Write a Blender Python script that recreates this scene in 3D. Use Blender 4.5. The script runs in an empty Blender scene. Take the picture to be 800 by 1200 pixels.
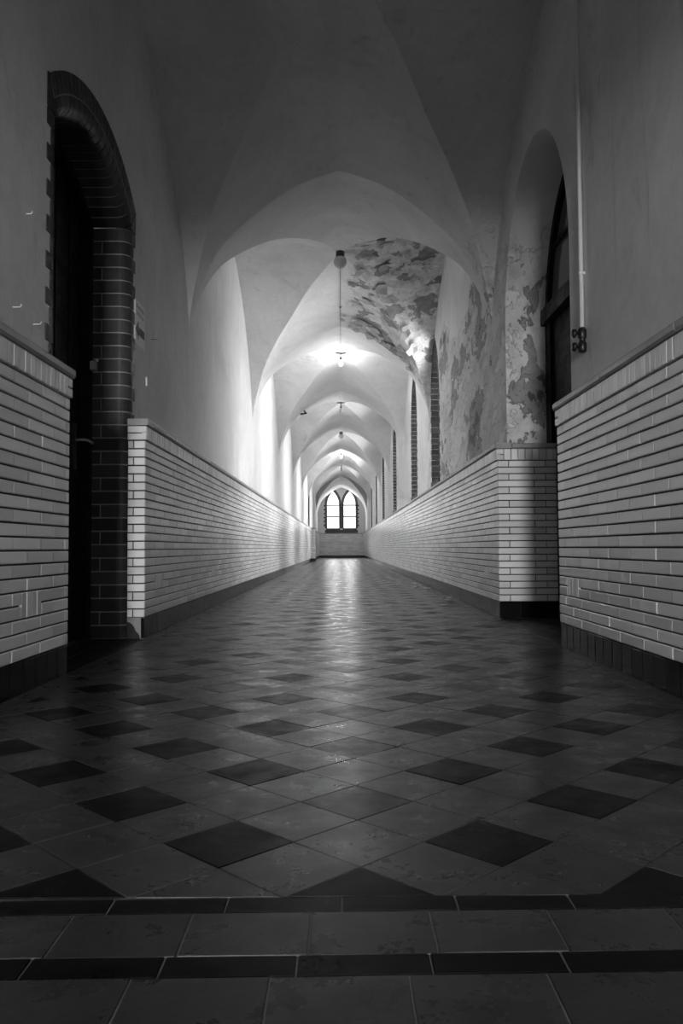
import bpy, bmesh, math, random
import numpy as np
from mathutils import Vector, Matrix
from mathutils.geometry import tessellate_polygon

random.seed(7)
scene = bpy.context.scene
COL = scene.collection
R = math.radians

# ------------------------------------------------------------------ camera
cam_d = bpy.data.cameras.new('camera')
cam_d.sensor_fit = 'VERTICAL'
cam_d.sensor_height = 36.0
cam_d.lens = 36.0 * 960.0 / 1200.0
cam_d.clip_start = 0.05
cam = bpy.data.objects.new('camera', cam_d)
COL.objects.link(cam)
cam.location = (0.0, 0.0, 0.60)
cam.rotation_euler = (Matrix.Rotation(R(90 + 2.5), 4, 'X') @ Matrix.Rotation(R(-0.3), 4, 'Z')).to_euler()
scene.camera = cam

# ------------------------------------------------------------------ sky and daylight
world = bpy.data.worlds.new('sky')
scene.world = world
world.use_nodes = True
bg = world.node_tree.nodes['Background']
bg.inputs['Color'].default_value = (1, 1, 1, 1)
bg.inputs['Strength'].default_value = 2.0

DAY = 21.5            # radiance of the overcast sky outside the corridor windows
DAY_END = 11.0
DAY_BACK = 225.0       # the stronger, unseen window behind the camera


def daylight(loc, rot, w, h, rad, spread=180):
    d = bpy.data.lights.new('window_daylight', 'AREA')
    d.shape = 'RECTANGLE'
    d.size, d.size_y = w, h
    d.energy = rad * math.pi * w * h
    d.spread = R(spread)
    o = bpy.data.objects.new('window_daylight', d)
    o.location = loc
    o.rotation_euler = rot
    COL.objects.link(o)
    return o


scene.view_settings.view_transform = 'Standard'
scene.view_settings.look = 'None'
scene.view_settings.gamma = 1.0
scene.view_settings.exposure = 0.0
scene.view_settings.use_curve_mapping = False
scene.cycles.use_denoising = True
scene.cycles.max_bounces = 8
scene.cycles.diffuse_bounces = 5

# ------------------------------------------------------------------ dimensions
PX = 1.44            # plaster wall plane
DX = 1.32            # face of the glazed brick dado
Y_BACK, BAY = -8.90, 5.54
N_BAY = 10
Y_END = 49.5
Z_SPRING = 2.70
BASE_H, COURSE, N_COURSE = 0.141, 0.0567, 21
Z_SOLD = BASE_H + COURSE * N_COURSE
Z_COPE = Z_SOLD + 0.098
Z_DADO = Z_COPE + 0.045


# ------------------------------------------------------------------ materials
class NT:
    def __init__(self, name):
        self.m = bpy.data.materials.new(name)
        self.m.use_nodes = True
        self.t = self.m.node_tree
        self.b = self.t.nodes['Principled BSDF']

    def n(self, kind, **kw):
        nd = self.t.nodes.new(kind)
        for k, v in kw.items():
            setattr(nd, k, v)
        return nd

    def link(self, a, b):
        self.t.links.new(a, b)

    def pos(self, scale=(1, 1, 1), rot=(0, 0, 0)):
        g = self.n('ShaderNodeNewGeometry')
        mp = self.n('ShaderNodeMapping')
        mp.inputs['Scale'].default_value = scale
        mp.inputs['Rotation'].default_value = rot
        self.link(g.outputs['Position'], mp.inputs['Vector'])
        return mp.outputs['Vector']

    def noise(self, vec, scale, detail=4, rough=0.6, dist=0.0):
        nd = self.n('ShaderNodeTexNoise')
        nd.inputs['Scale'].default_value = scale
        nd.inputs['Detail'].default_value = detail
        nd.inputs['Roughness'].default_value = rough
        nd.inputs['Distortion'].default_value = dist
        self.link(vec, nd.inputs['Vector'])
        return nd.outputs['Fac']

    def rng(self, v, a, b, c=0.0, d=1.0, smooth=True):
        nd = self.n('ShaderNodeMapRange')
        if smooth:
            nd.interpolation_type = 'SMOOTHSTEP'
        for i, x in zip((1, 2, 3, 4), (a, b, c, d)):
            nd.inputs[i].default_value = x
        self.link(v, nd.inputs[0])
        return nd.outputs[0]

    def math(self, op, a, b=None):
        nd = self.n('ShaderNodeMath', operation=op)
        for i, x in enumerate((a, b)):
            if x is None:
                continue
            if isinstance(x, (int, float)):
                nd.inputs[i].default_value = x
            else:
                self.link(x, nd.inputs[i])
        return nd.outputs[0]

    def mix(self, f, a, b):
        """grey mix a->b; a, b floats or sockets"""
        nd = self.n('ShaderNodeMix', data_type='FLOAT')
        for i, x in ((0, f), (2, a), (3, b)):
            if isinstance(x, (int, float)):
                nd.inputs[i].default_value = x
            else:
                self.link(x, nd.inputs[i])
        return nd.outputs[0]

    def color(self, v):
        self.link(v, self.b.inputs['Base Color'])

    def bump(self, v, strength, dist):
        nd = self.n('ShaderNodeBump')
        nd.inputs['Strength'].default_value = strength
        nd.inputs['Distance'].default_value = dist
        self.link(v, nd.inputs['Height'])
        self.link(nd.outputs[0], self.b.inputs['Normal'])

    def rough(self, v):
        if isinstance(v, (int, float)):
            self.b.inputs['Roughness'].default_value = v
        else:
            self.link(v, self.b.inputs['Roughness'])

    def vary(self):
        """one random value for each brick, separate or joined"""
        oi = self.n('ShaderNodeObjectInfo')
        g = self.n('ShaderNodeNewGeometry')
        s = self.math('ADD', oi.outputs['Random'], g.outputs['Random Per Island'])
        return self.math('FRACT', s)


def mat_plain(name, v, rough=0.5, metal=0.0, grain=0.0, gscale=20):
    t = NT(name)
    t.b.inputs['Metallic'].default_value = metal
    t.rough(rough)
    n = t.noise(t.pos(), gscale, 3)
    t.color(t.mix(n, v * (1 - grain), v * (1 + grain)))
    return t.m


def mat_piece(name, v, var, rough, blot=0.12, bscale=9, bumps=0.0, spec=0.5, even=False):
    t = NT(name)
    t.b.inputs['Specular IOR Level'].default_value = spec
    r = t.vary()
    base = t.mix(r, v * (1 - var), v * (1 + var))
    p = t.pos()
    n = t.noise(p, bscale, 5, 0.65)
    t.color(t.math('MULTIPLY', base, t.rng(n, 0.25, 0.75, 1 - blot, 1 + blot)))
    t.rough(rough if even else t.rng(t.noise(p, bscale * 2.3, 3), 0.3, 0.7, rough * 0.8, rough * 1.25))
    if bumps:
        t.bump(n, 0.35, bumps)
    return t.m


def mat_plaster(name, v, peel=None):
    t = NT(name)
    p = t.pos()
    big = t.noise(p, 0.9, 5, 0.65, 0.4)
    fine = t.noise(p, 14, 5, 0.7)
    c = t.math('MULTIPLY', t.rng(big, 0.3, 0.7, v * 0.86, v * 1.06), t.rng(fine, 0.2, 0.8, 0.95, 1.05))
    # rubbed, dirty blotches
    blot = t.rng(t.noise(t.pos((1, 1, 0.6)), 2.3, 7, 0.75, 0.8), 0.56, 0.72, 1.0, 0.78)
    c = t.math('MULTIPLY', c, blot)
    # drip marks
    drip = t.rng(t.noise(t.pos((7, 7, 0.5)), 1.0, 4, 0.6, 0.2), 0.62, 0.74, 1.0, 0.84)
    c = t.math('MULTIPLY', c, drip)
    h = t.math('MULTIPLY', fine, 0.15)
    if peel:
        g = t.n('ShaderNodeNewGeometry')
        s = t.n('ShaderNodeSeparateXYZ')
        t.link(g.outputs['Position'], s.inputs[0])
        X, Y, Z = s.outputs
        if peel == 'vault':
            wob = t.math('MULTIPLY', t.math('SUBTRACT', t.noise(p, 1.6, 4), 0.5), 0.5)
            Xw = t.math('ADD', X, wob)
            env = t.math('MULTIPLY', t.rng(Xw, 0.02, 0.22), t.rng(Y, 7.9, 8.5))
            env = t.math('MAXIMUM', env, t.math('MULTIPLY', t.rng(Xw, 0.98, 1.22), t.rng(Y, 6.6, 7.6)))
            n1 = t.noise(p, 2.1, 9, 0.55, 0.25)
            n2 = t.noise(p, 6.5, 8, 0.6, 0.6)
            th = t.math('ADD', t.math('MULTIPLY', n1, 0.72), t.math('MULTIPLY', n2, 0.28))
            th = t.math('ADD', th, t.math('MULTIPLY', t.math('SUBTRACT', env, 1.0), 0.4))
            # second coat lost in large irregular scales
            under = t.rng(th, 0.455, 0.462)
            deep = t.rng(th, 0.548, 0.556)
            tone = t.rng(t.noise(p, 5.0, 6, 0.7), 0.3, 0.7, 0.62, 1.15)
            c = t.mix(under, c, t.math('MULTIPLY', tone, v * 0.98))
            c = t.mix(deep, c, t.math('MULTIPLY', tone, v * 0.42))
            crack = t.rng(t.math('ABSOLUTE', t.math('SUBTRACT', t.noise(p, 4.5, 6, 0.6, 1.5), 0.5)), 0.0, 0.010, 0.0, 1.0)
            crack = t.math('MAXIMUM', crack, t.math('SUBTRACT', 1.0, env))
            c = t.math('MULTIPLY', c, t.mix(crack, 0.55, 1.0))
            h = t.math('SUBTRACT', h, t.math('ADD', t.math('MULTIPLY', under, 0.5), t.math('MULTIPLY', deep, 1.0)))
        else:
            wob = t.math('MULTIPLY', t.math('SUBTRACT', t.noise(p, 1.3, 5), 0.5), 2.0)
            Yw = t.math('ADD', Y, wob)
            Zw = t.math('ADD', Z, wob)
            env = t.math('MULTIPLY', t.rng(Yw, 6.3, 6.9), t.rng(Y, 15.5, 12.8))
            env = t.math('MULTIPLY', env, t.rng(Zw, 4.2, 3.2))
            st = t.noise(t.pos((2, 0.75, 1.5)), 1.0, 10, 0.66, 0.35)
            s2 = t.noise(t.pos((5, 2.0, 4.0)), 1.0, 9, 0.65, 0.5)
            th = t.math('ADD', t.math('MULTIPLY', st, 0.65), t.math('MULTIPLY', s2, 0.35))
            th = t.math('ADD', th, t.math('MULTIPLY', t.math('SUBTRACT', env, 1.0), 0.5))
            tone = t.rng(t.noise(t.pos((2, 1.0, 1.6)), 1.4, 9, 0.75), 0.3, 0.7, 0.66, 1.16)
            under = t.rng(th, 0.44, 0.455)
            deep = t.rng(th, 0.53, 0.545)
            pit = t.rng(th, 0.585, 0.60)
            c = t.mix(under, t.math('MULTIPLY', c, t.mix(env, 1.0, 1.1)), t.math('MULTIPLY', tone, v * 1.0))
            c = t.mix(deep, c, t.math('MULTIPLY', tone, v * 0.46))
            c = t.mix(pit, c, v * 0.12)
            h = t.math('SUBTRACT', h, t.math('ADD', t.math('MULTIPLY', under, 0.6), t.math('MULTIPLY', deep, 1.2)))
        t.bump(h, 0.8, 0.02)
    else:
        t.bump(h, 0.5, 0.01)
    t.color(c)
    t.rough(0.75)
    return t.m


M = {}
M['plaster'] = mat_plaster('plaster', 0.80)
M['plaster_peel_vault'] = mat_plaster('peeling vault plaster', 0.80, 'vault')
M['plaster_peel_wall'] = mat_plaster('peeling wall plaster', 0.80, 'wall')
M['glaze'] = mat_piece('white glazed brick', 0.82, 0.15, 0.30, 0.02, 3, 0.0, even=True)
M['joint'] = mat_plain('dark joint', 0.035, 0.9, 0, 0.2)
M['cope'] = mat_piece('grey glazed coping', 0.36, 0.08, 0.35, 0.12, 8)
M['black_tile'] = mat_piece('black glazed tile', 0.006, 0.25, 0.22, 0.1, 6, spec=.1, even=True)
M['jamb'] = mat_piece('dark glazed brick', 0.048, 0.35, 0.48, 0.25, 10, 0.001, spec=.3)
M['window_brick'] = mat_piece('dark window brick', 0.022, 0.35, 0.5, 0.25, 10, 0.001, spec=.12)
M['end_brick'] = mat_piece('lightened dark brick', 0.085, 0.3, 0.6, 0.25, 10, 0.001, spec=.2)  # same dark brick, base colour lifted for the end window
M['mortar'] = mat_plain('grey mortar', 0.32, 0.9, 0, 0.25)
M['wood'] = mat_piece('black stained wood', 0.009, 0.3, 0.5, 0.25, 4, spec=.15)
M['steel'] = mat_plain('worn steel', 0.6, 0.35, 0.4, 0.1)
M['black_metal'] = mat_plain('black iron', 0.010, 0.4, 0.0, 0.2)
M['white_paint'] = mat_plain('white pipe paint', 0.75, 0.4, 0, 0.08, 30)
M['paper'] = mat_plain('white board', 0.93, 0.5, 0, 0.03)
M['ink'] = mat_plain('dark grey print', 0.07, 0.6, 0, 0.05)
M['ink_faint'] = mat_plain('faded grey print', 0.38, 0.6, 0, 0.05)
M['opal'] = mat_plain('opal glass', 0.55, 0.15, 0, 0.02)
M['brass'] = mat_plain('dull brass', 0.12, 0.4, 0.8, 0.1)
M['wire'] = mat_plain('grey conduit', 0.22, 0.5, 0, 0.1)
M['flake'] = mat_plain('plaster flake', 0.5, 0.8, 0, 0.25, 25)


def mat_floor(name, v, var, rough, worn=0.0, spec=0.35):
    t = NT(name)
    p = t.pos()
    r = t.vary()
    base = t.mix(r, v * (1 - var), v * (1 + var))
    n = t.noise(p, 5, 8, 0.7, 0.6)
    c = t.math('MULTIPLY', base, t.rng(n, 0.3, 0.7, 0.78, 1.22))
    c = t.math('MULTIPLY', c, t.rng(t.noise(p, 70, 6, 0.8), 0.3, 0.7, 0.82, 1.18))
    scr = t.rng(t.math('ABSOLUTE', t.math('SUBTRACT', t.noise(p, 3.0, 5, 0.55, 2.2), 0.5)), 0.0, 0.012, 0.72, 1.0)
    c = t.math('MULTIPLY', c, scr)
    sc = t.rng(t.noise(t.pos((1, 1, 1)), 16, 8, 0.75, 1.2), 0.58, 0.70)
    c = t.mix(t.math('MULTIPLY', sc, 0.35 + worn), c, 0.08)
    t.color(c)
    t.b.inputs['Specular IOR Level'].default_value = spec
    t.rough(t.rng(t.noise(p, 7, 6, 0.7), 0.3, 0.7, rough * 0.72, rough * 1.35))
    h = t.math('ADD', t.noise(p, 6, 3, 0.5), t.math('MULTIPLY', t.noise(p, 45, 4, 0.6), 0.12))
    t.bump(h, 0.5, 0.004)
    return t.m


M['tile_light'] = mat_floor('grey floor tile', 0.042, 0.15, 0.31, 0.0, 0.19)
M['tile_dark'] = mat_floor('black floor tile', 0.005, 0.25, 0.36, 0.0, 0.05)
M['tile_worn'] = mat_floor('worn black floor tile', 0.016, 0.3, 0.34, 0.2, 0.12)
M['grout'] = mat_plain('floor grout', 0.13, 0.9, 0, 0.35, 40)

t = NT('window glass')
t.t.nodes.remove(t.b)
tr = t.n('ShaderNodeBsdfTransparent'); tr.inputs[0].default_value = (0.95, 0.95, 0.95, 1)
gl = t.n('ShaderNodeBsdfGlossy'); gl.inputs['Roughness'].default_value = 0.05
mx = t.n('ShaderNodeMixShader'); mx.inputs[0].default_value = 0.06
t.link(tr.outputs[0], mx.inputs[1]); t.link(gl.outputs[0], mx.inputs[2])
t.link(mx.outputs[0], t.t.nodes['Material Output'].inputs['Surface'])
M['glass'] = t.m
t = NT('grimy glass')
t.t.nodes.remove(t.b)
tr = t.n('ShaderNodeBsdfTransparent'); tr.inputs[0].default_value = (0.2, 0.2, 0.2, 1)
gl = t.n('ShaderNodeBsdfDiffuse'); gl.inputs['Color'].default_value = (0.25, 0.25, 0.25, 1)
mx = t.n('ShaderNodeMixShader'); mx.inputs[0].default_value = 0.5
t.link(tr.outputs[0], mx.inputs[1]); t.link(gl.outputs[0], mx.inputs[2])
t.link(mx.outputs[0], t.t.nodes['Material Output'].inputs['Surface'])
M['grimy'] = t.m
t = NT('lit bulb')
t.b.inputs['Emission Color'].default_value = (1, 1, 1, 1)
t.b.inputs['Emission Strength'].default_value = 40.0
M['bulb'] = t.m


# ------------------------------------------------------------------ object helpers
def link(name, mesh, parent=None, mat=None, loc=None, rotz=0.0):
    o = bpy.data.objects.new(name, mesh)
    COL.objects.link(o)
    if parent is not None:
        o.parent = parent
    if loc is not None:
        o.location = loc
    if rotz:
        o.rotation_euler = (0, 0, rotz)
    if mat is not None and mesh is not None and not mesh.materials:
        mesh.materials.append(mat)
    return o


def pyd(name, verts, faces, parent=None, mat=None, smooth=False, loc=None):
    me = bpy.data.meshes.new(name)
    me.from_pydata([tuple(v) for v in verts], [], faces)
    me.update()
    if smooth:
        me.polygons.foreach_set('use_smooth', [True] * len(me.polygons))
    return link(name, me, parent, mat, loc)


def from_bm(name, bm, parent=None, mat=None, smooth=False, loc=None):
    me = bpy.data.meshes.new(name)
    bmesh.ops.recalc_face_normals(bm, faces=bm.faces)
    bm.to_mesh(me)
    bm.free()
    if smooth:
        me.polygons.foreach_set('use_smooth', [True] * len(me.polygons))
    return link(name, me, parent, mat, loc)


def empty(name, loc=(0, 0, 0)):
    o = bpy.data.objects.new(name, None)
    o.empty_display_size = 0.1
    o.location = loc
    COL.objects.link(o)
    return o


def tag(o, label=None, cat=None, group=None, kind=None):
    if label:
        o['label'] = label
    if cat:
        o['category'] = cat
    if group:
        o['group'] = group
    if kind:
        o['kind'] = kind
    return o


def chbox(L, T, H, c=0.003, back=0.02):
    """a brick: x 0..L, y -T (face) .. back, z 0..H, with chamfered face edges"""
    v = []
    for (y, i) in ((back, 0), (-T + c, 0), (-T, c)):
        v += [(i, y, i), (L - i, y, i), (L - i, y, H - i), (i, y, H - i)]
    f = [(8, 9, 10, 11)]
    for a, b in ((0, 4), (4, 8)):
        for k in range(4):
            k2 = (k + 1) % 4
            f.append((a + k, a + k2, b + k2, b + k))
    f.append((3, 2, 1, 0))
    return v, f


_cache = {}


def brick_mesh(L, T, H, c, mat, back=0.02):
    key = (round(L, 3), round(T, 4), round(H, 4), c, mat, back)
    if key not in _cache:
        v, f = chbox(L, T, H, c, back)
        me = bpy.data.meshes.new('brick')
        me.from_pydata(v, [], f)
        me.update()
        me.materials.append(M[mat])
        _cache[key] = me
    return _cache[key]


class Pile:
    """pieces too small or too many to be picked apart, joined into one mesh"""

    def __init__(self):
        self.v, self.f = [], []

    def add(self, v, f, mat=None):
        o = len(self.v)
        self.v += [tuple(mat @ Vector(p)) for p in v] if mat is not None else list(v)
        self.f += [tuple(i + o for i in q) for q in f]

    def build(self, name, parent, mat):
        if not self.f:
            return None
        ob = pyd(name, self.v, self.f, parent, mat)
        ob['kind'] = 'stuff'
        return ob


def frame(origin, rotz):
    return Matrix.Translation(origin) @ Matrix.Rotation(rotz, 4, 'Z')


def box_obj(name, lo, hi, mat, parent=None, bev=0.0):
    bm = bmesh.new()
    bmesh.ops.create_cube(bm, size=1)
    lo, hi = Vector(lo), Vector(hi)
    for v in bm.verts:
        v.co = Vector(((v.co.x + .5) * (hi.x - lo.x) + lo.x, (v.co.y + .5) * (hi.y - lo.y) + lo.y,
                       (v.co.z + .5) * (hi.z - lo.z) + lo.z))
    if bev:
        bmesh.ops.bevel(bm, geom=bm.edges[:], offset=bev, segments=2, affect='EDGES')
    return from_bm(name, bm, parent, mat)


def lathe(name, prof, mat, parent=None, axis='Z', loc=(0, 0, 0), seg=20):
    """prof: list of (radius, height)"""
    v, f = [], []
    for r, h in prof:
        for k in range(seg):
            a = 2 * math.pi * k / seg
            p = (r * math.cos(a), r * math.sin(a), h)
            if axis == 'X':
                p = (h, p[0], p[1])
            elif axis == 'Y':
                p = (p[0], h, p[1])
            v.append(tuple(p[i] + loc[i] for i in range(3)))
    for j in range(len(prof) - 1):
        for k in range(seg):
            k2 = (k + 1) % seg
            f.append((j * seg + k, j * seg + k2, (j + 1) * seg + k2, (j + 1) * seg + k))
    f.append(tuple(range(seg))[::-1])
    f.append(tuple(range((len(prof) - 1) * seg, len(prof) * seg)))
    me = bpy.data.meshes.new(name)
    me.from_pydata(v, [], f)
    bm = bmesh.new(); bm.from_mesh(me)
    bmesh.ops.recalc_face_normals(bm, faces=bm.faces)
    bm.to_mesh(me); bm.free()
    me.polygons.foreach_set('use_smooth', [len(p.vertices) == 4 for p in me.polygons])
    return link(name, me, parent, mat)


def tube(name, pts, r, mat, parent=None, seg=8):
    v, f = [], []
    pts = [Vector(p) for p in pts]
    n = len(pts)
    for i, p in enumerate(pts):
        d = (pts[min(i + 1, n - 1)] - pts[max(i - 1, 0)]).normalized()
        up = Vector((0, 0, 1)) if abs(d.z) < 0.9 else Vector((1, 0, 0))
        a = d.cross(up).normalized()
        b = d.cross(a).normalized()
        for k in range(seg):
            t_ = 2 * math.pi * k / seg
            v.append(p + a * (r * math.cos(t_)) + b * (r * math.sin(t_)))
    for i in range(n - 1):
        for k in range(seg):
            k2 = (k + 1) % seg
            f.append((i * seg + k, i * seg + k2, (i + 1) * seg + k2, (i + 1) * seg + k))
    f.append(tuple(range(seg))[::-1])
    f.append(tuple(range((n - 1) * seg, n * seg)))
    return pyd(name, v, f, parent, mat, smooth=True)


# ------------------------------------------------------------------ vault profile
def pchip(xs, ys):
    xs, ys = np.array(xs, float), np.array(ys, float)
    h = np.diff(xs)
    dl = np.diff(ys) / h
    d = np.zeros_like(ys)
    for i in range(1, len(xs) - 1):
        if dl[i - 1] * dl[i] > 0:
            w1, w2 = 2 * h[i] + h[i - 1], h[i] + 2 * h[i - 1]
            d[i] = (w1 + w2) / (w1 / dl[i - 1] + w2 / dl[i])
    d[0], d[-1] = dl[0] * 1.3, dl[-1] * 0.8

    def fn(x):
        x = min(max(x, xs[0]), xs[-1])
        i = min(int(np.searchsorted(xs, x, side='right')) - 1, len(xs) - 2)
        i = max(i, 0)
        t_ = (x - xs[i]) / h[i]
        return float((1 + 2 * t_) * (1 - t_) ** 2 * ys[i] + t_ * (1 - t_) ** 2 * h[i] * d[i]
                     + t_ * t_ * (3 - 2 * t_) * ys[i + 1] + t_ * t_ * (t_ - 1) * h[i] * d[i + 1])
    return fn


# transverse pointed arch: distance from the wall -> height
_T = pchip([0, .02, .05, .107, .23, .433, .62, 1.04, 1.44], [2.70, 2.83, 2.94, 3.10, 3.375, 3.62, 3.79, 4.08, 4.22])
# wall arch: distance from the bay boundary -> height
_S = pchip([0, .10, .33, .65, 1.0, 1.3, 1.7, 2.2, 2.77], [2.70, 2.96, 3.36, 3.69, 3.98, 4.19, 4.39, 4.58, 4.72])
CROWN = 4.45


def t_web(x, v):
    return _T(PX - abs(x)) + (CROWN - 4.22) * (1 - v * v)


def s_web(x, v):
    u = min(abs(x) / PX, 1)
    return _S((1 - v) * BAY / 2) - (4.72 - CROWN) * (1 - u)


def vault_z(x, y):
    k = math.floor((y - Y_BACK) / BAY)
    v = min(abs(y - (Y_BACK + (k + .5) * BAY)) / (BAY / 2), 1)
    return max(t_web(x, v), s_web(x, v))


def groin_v(x):
    lo, hi = 0.0, 1.0
    for _ in range(50):
        m = (lo + hi) / 2
        if s_web(x, m) > t_web(x, m):
            lo = m
        else:
            hi = m
    return (lo + hi) / 2


def vault_mesh():
    xs = [PX * math.sin(math.pi / 2 * i / 22) for i in range(23)]
    xs = [-x for x in xs[:0:-1]] + xs
    v, f = [], []

    def sheet(rows):
        o = len(v)
        m = len(rows[0])
        for r_ in rows:
            v.extend(r_)
        for i in range(len(rows) - 1):
            for j in range(m - 1):
                f.append((o + i * m + j, o + i * m + j + 1, o + (i + 1) * m + j + 1, o + (i + 1) * m + j))
    gv = [groin_v(x) for x in xs]
    H = BAY / 2
    for sgn in (-1, 1):
        rows = []
        for x, g in zip(xs, gv):
            rows.append([(x, sgn * H * (g + (1 - g) * j / 18), t_web(x, g + (1 - g) * j / 18)) for j in range(19)])
        sheet(rows)
        rows = []
        for x, g in zip(xs, gv):
            if x * sgn < -1e-9:
                continue
            rows.append([(x, H * g * (j / 16 - 1), s_web(x, g * abs(j / 16 - 1))) for j in range(33)])
        rows.sort(key=lambda r_: abs(r_[0][0]))
        last = [(sgn * (PX + 0.12), p[1], p[2]) for p in rows[-1]]
        rows.append(last)
        sheet(rows)
    me = bpy.data.meshes.new('ceiling')
    me.from_pydata(v, [], f)
    me.update()
    me.polygons.foreach_set('use_smooth', [True] * len(me.polygons))
    return me


for k in range(N_BAY):
    if k == 0:
        vme = vault_mesh()
        vme.materials.append(M['plaster'])
    me = vme
    if k in (2, 3):          # only the far web and the window-side web have lost their coat
        me = vme.copy()
        me.materials.append(M['plaster_peel_vault'])
        n_near = (45 - 1) * 18 + 23 * 32
        me.polygons.foreach_set('material_index', [0 if q < n_near else 1 for q in range(len(me.polygons))])
    o = link('ceiling', me, loc=(0, Y_BACK + (k + .5) * BAY, 0))
    lab = ['plain plaster groin vault above the window behind the viewer', 'plain plaster groin vault over the viewer',
           'dim nearest groin vault bay of bare grey plaster above the dark door',
           'groin vault bay with peeling plaster and the unlit round globe lamp',
           'groin vault bay lit by the nearer bare glowing bulb',
           'groin vault bay beyond the nearer glowing bulb with a small unlit fitting',
           'groin vault bay holding the small pale globe lamp far down the corridor',
           'groin vault bay lit by the farther glowing bulb',
           'groin vault bay just beyond the farther glowing bulb',
           'last groin vault bay before the end window arch'][k]
    tag(o, lab, kind='structure')
# barrel over the last stretch
v, f = [], []
xs = [PX * math.sin(math.pi / 2 * i / 22) for i in range(23)]
xs = [-x for x in xs[:0:-1]] + xs
for y in (Y_BACK + N_BAY * BAY, Y_END + 0.1):
    for x in xs:
        v.append((x, y, _T(PX - abs(x))))
n = len(xs)
for j in range(n - 1):
    f.append((j, j + 1, n + j + 1, n + j))
tag(pyd('ceiling', v, f, None, M['plaster'], True),
    'short pointed barrel arch in front of the end window', kind='structure')


# ------------------------------------------------------------------ plaster walls
def slab(name, loops, to3, d_in, d_out, mat):
    """wall slab from 2D loops (first is the outline, the others holes); to3(a, z, depth)"""
    flat = [p for lp in loops for p in lp]
    tris = tessellate_polygon([[Vector((a, b, 0)) for a, b in lp] for lp in loops])
    n_ = len(flat)
    v_ = [to3(a, z, d_in) for a, z in flat] + [to3(a, z, d_out) for a, z in flat]
    f_ = [tuple(t_) for t_ in tris] + [tuple(i + n_ for i in t_[::-1]) for t_ in tris]
    o_ = 0
    for lp in loops:
        m = len(lp)
        for i in range(m):
            j = (i + 1) % m
            f_.append((o_ + i, o_ + j, n_ + o_ + j, n_ + o_ + i))
        o_ += m
    bm = bmesh.new()
    bv = [bm.verts.new(p) for p in v_]
    for q in f_:
        try:
            bm.faces.new([bv[i] for i in q])
        except ValueError:
            pass
    return from_bm(name, bm, None, mat)


def lancet(c, half, z0, zs, apex, n=9, grow=0.0):
    """pointed opening outline, anticlockwise from lower near corner"""
    half += grow
    apex += grow
    z0 -= grow
    h = apex - zs
    r = (half * half + h * h) / (2 * half)
    a_max = math.asin(min(1, h / r))
    pts = [(c - half, z0), (c + half, z0)]
    for i in range(n + 1):
        a = a_max * i / n
        pts.append((c + half - r + r * math.cos(a), zs + r * math.sin(a)))
    for i in range(n - 1, -1, -1):
        a = a_max * i / n
        pts.append((c - half + r - r * math.cos(a), zs + r * math.sin(a)))
    return pts


# door arch (left): segmental, centre (4.77, 1.94)
DC, DCZ, DR_IN, DR_MID, DR_OUT = 4.80, 1.90, 1.13, 1.24, 1.35
D_HALF = 0.70
D_ANG = math.asin(D_HALF / DR_IN)
D_SPR = DCZ + DR_IN * math.cos(D_ANG)
WT = 0.36            # wall thickness
WALL_TOP = 5.3

D_OPEN = math.asin((D_HALF + 0.085) / (DR_IN + 0.085))
OFF = 0.085           # plaster stops where the bullnose meets the wall face
loop = [(Y_BACK - .2, 0), (DC - D_HALF - OFF, 0)]
for i in range(13):
    a = D_OPEN * (i / 6 - 1)
    loop.append((DC + (DR_IN + OFF) * math.sin(a), DCZ + (DR_IN + OFF) * math.cos(a)))
loop += [(DC + D_HALF + OFF, 0), (Y_END, 0), (Y_END, WALL_TOP), (Y_BACK - .2, WALL_TOP)]
LEFT_SLIT = (36.1, 0.55, 1.62, 2.7, 3.15)
wl = slab('wall_left', [loop, lancet(*LEFT_SLIT, grow=.02)], lambda a, z, d: (-d, a, z), PX, PX + WT, M['plaster'])
tag(wl, 'plain plaster wall above the white brick dado on the dark door side', kind='structure')

# niche (right): half ellipse
NY0, NY1, NSPR, NRISE = 5.08, 7.08, 2.50, 1.16
nc, nh = (NY0 + NY1) / 2, (NY1 - NY0) / 2
loop = [(Y_BACK - .2, 0), (NY0, 0)]
for i in range(25):
    a = math.pi - math.pi * i / 24
    loop.append((nc + nh * math.cos(a), NSPR + NRISE * math.sin(a)))
loop += [(NY1, 0), (Y_END, 0), (Y_END, WALL_TOP), (Y_BACK - .2, WALL_TOP)]
RIGHT_WIN = [(12.45, 0.45), (16.1, 0.55), (22.0, 0.58), (28.0, 0.58), (33.6, 0.58), (39.0, 0.58)]
WZ0 = 1.62
RIGHT_TOP = [(2.85, 3.74), (3.05, 3.95), (3.05, 3.95), (3.05, 3.90), (3.05, 3.9), (3.05, 3.9)]
holes = [lancet(c, h_, WZ0, zs_, za_, grow=.02) for (c, h_), (zs_, za_) in zip(RIGHT_WIN, RIGHT_TOP)]
wr = slab('wall_right', [loop] + holes, lambda a, z, d: (d, a, z), PX, PX + WT, M['plaster_peel_wall'])
tag(wr, 'plaster wall with lancet windows, its coat peeling off in streaks near the niche', kind='structure')

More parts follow.
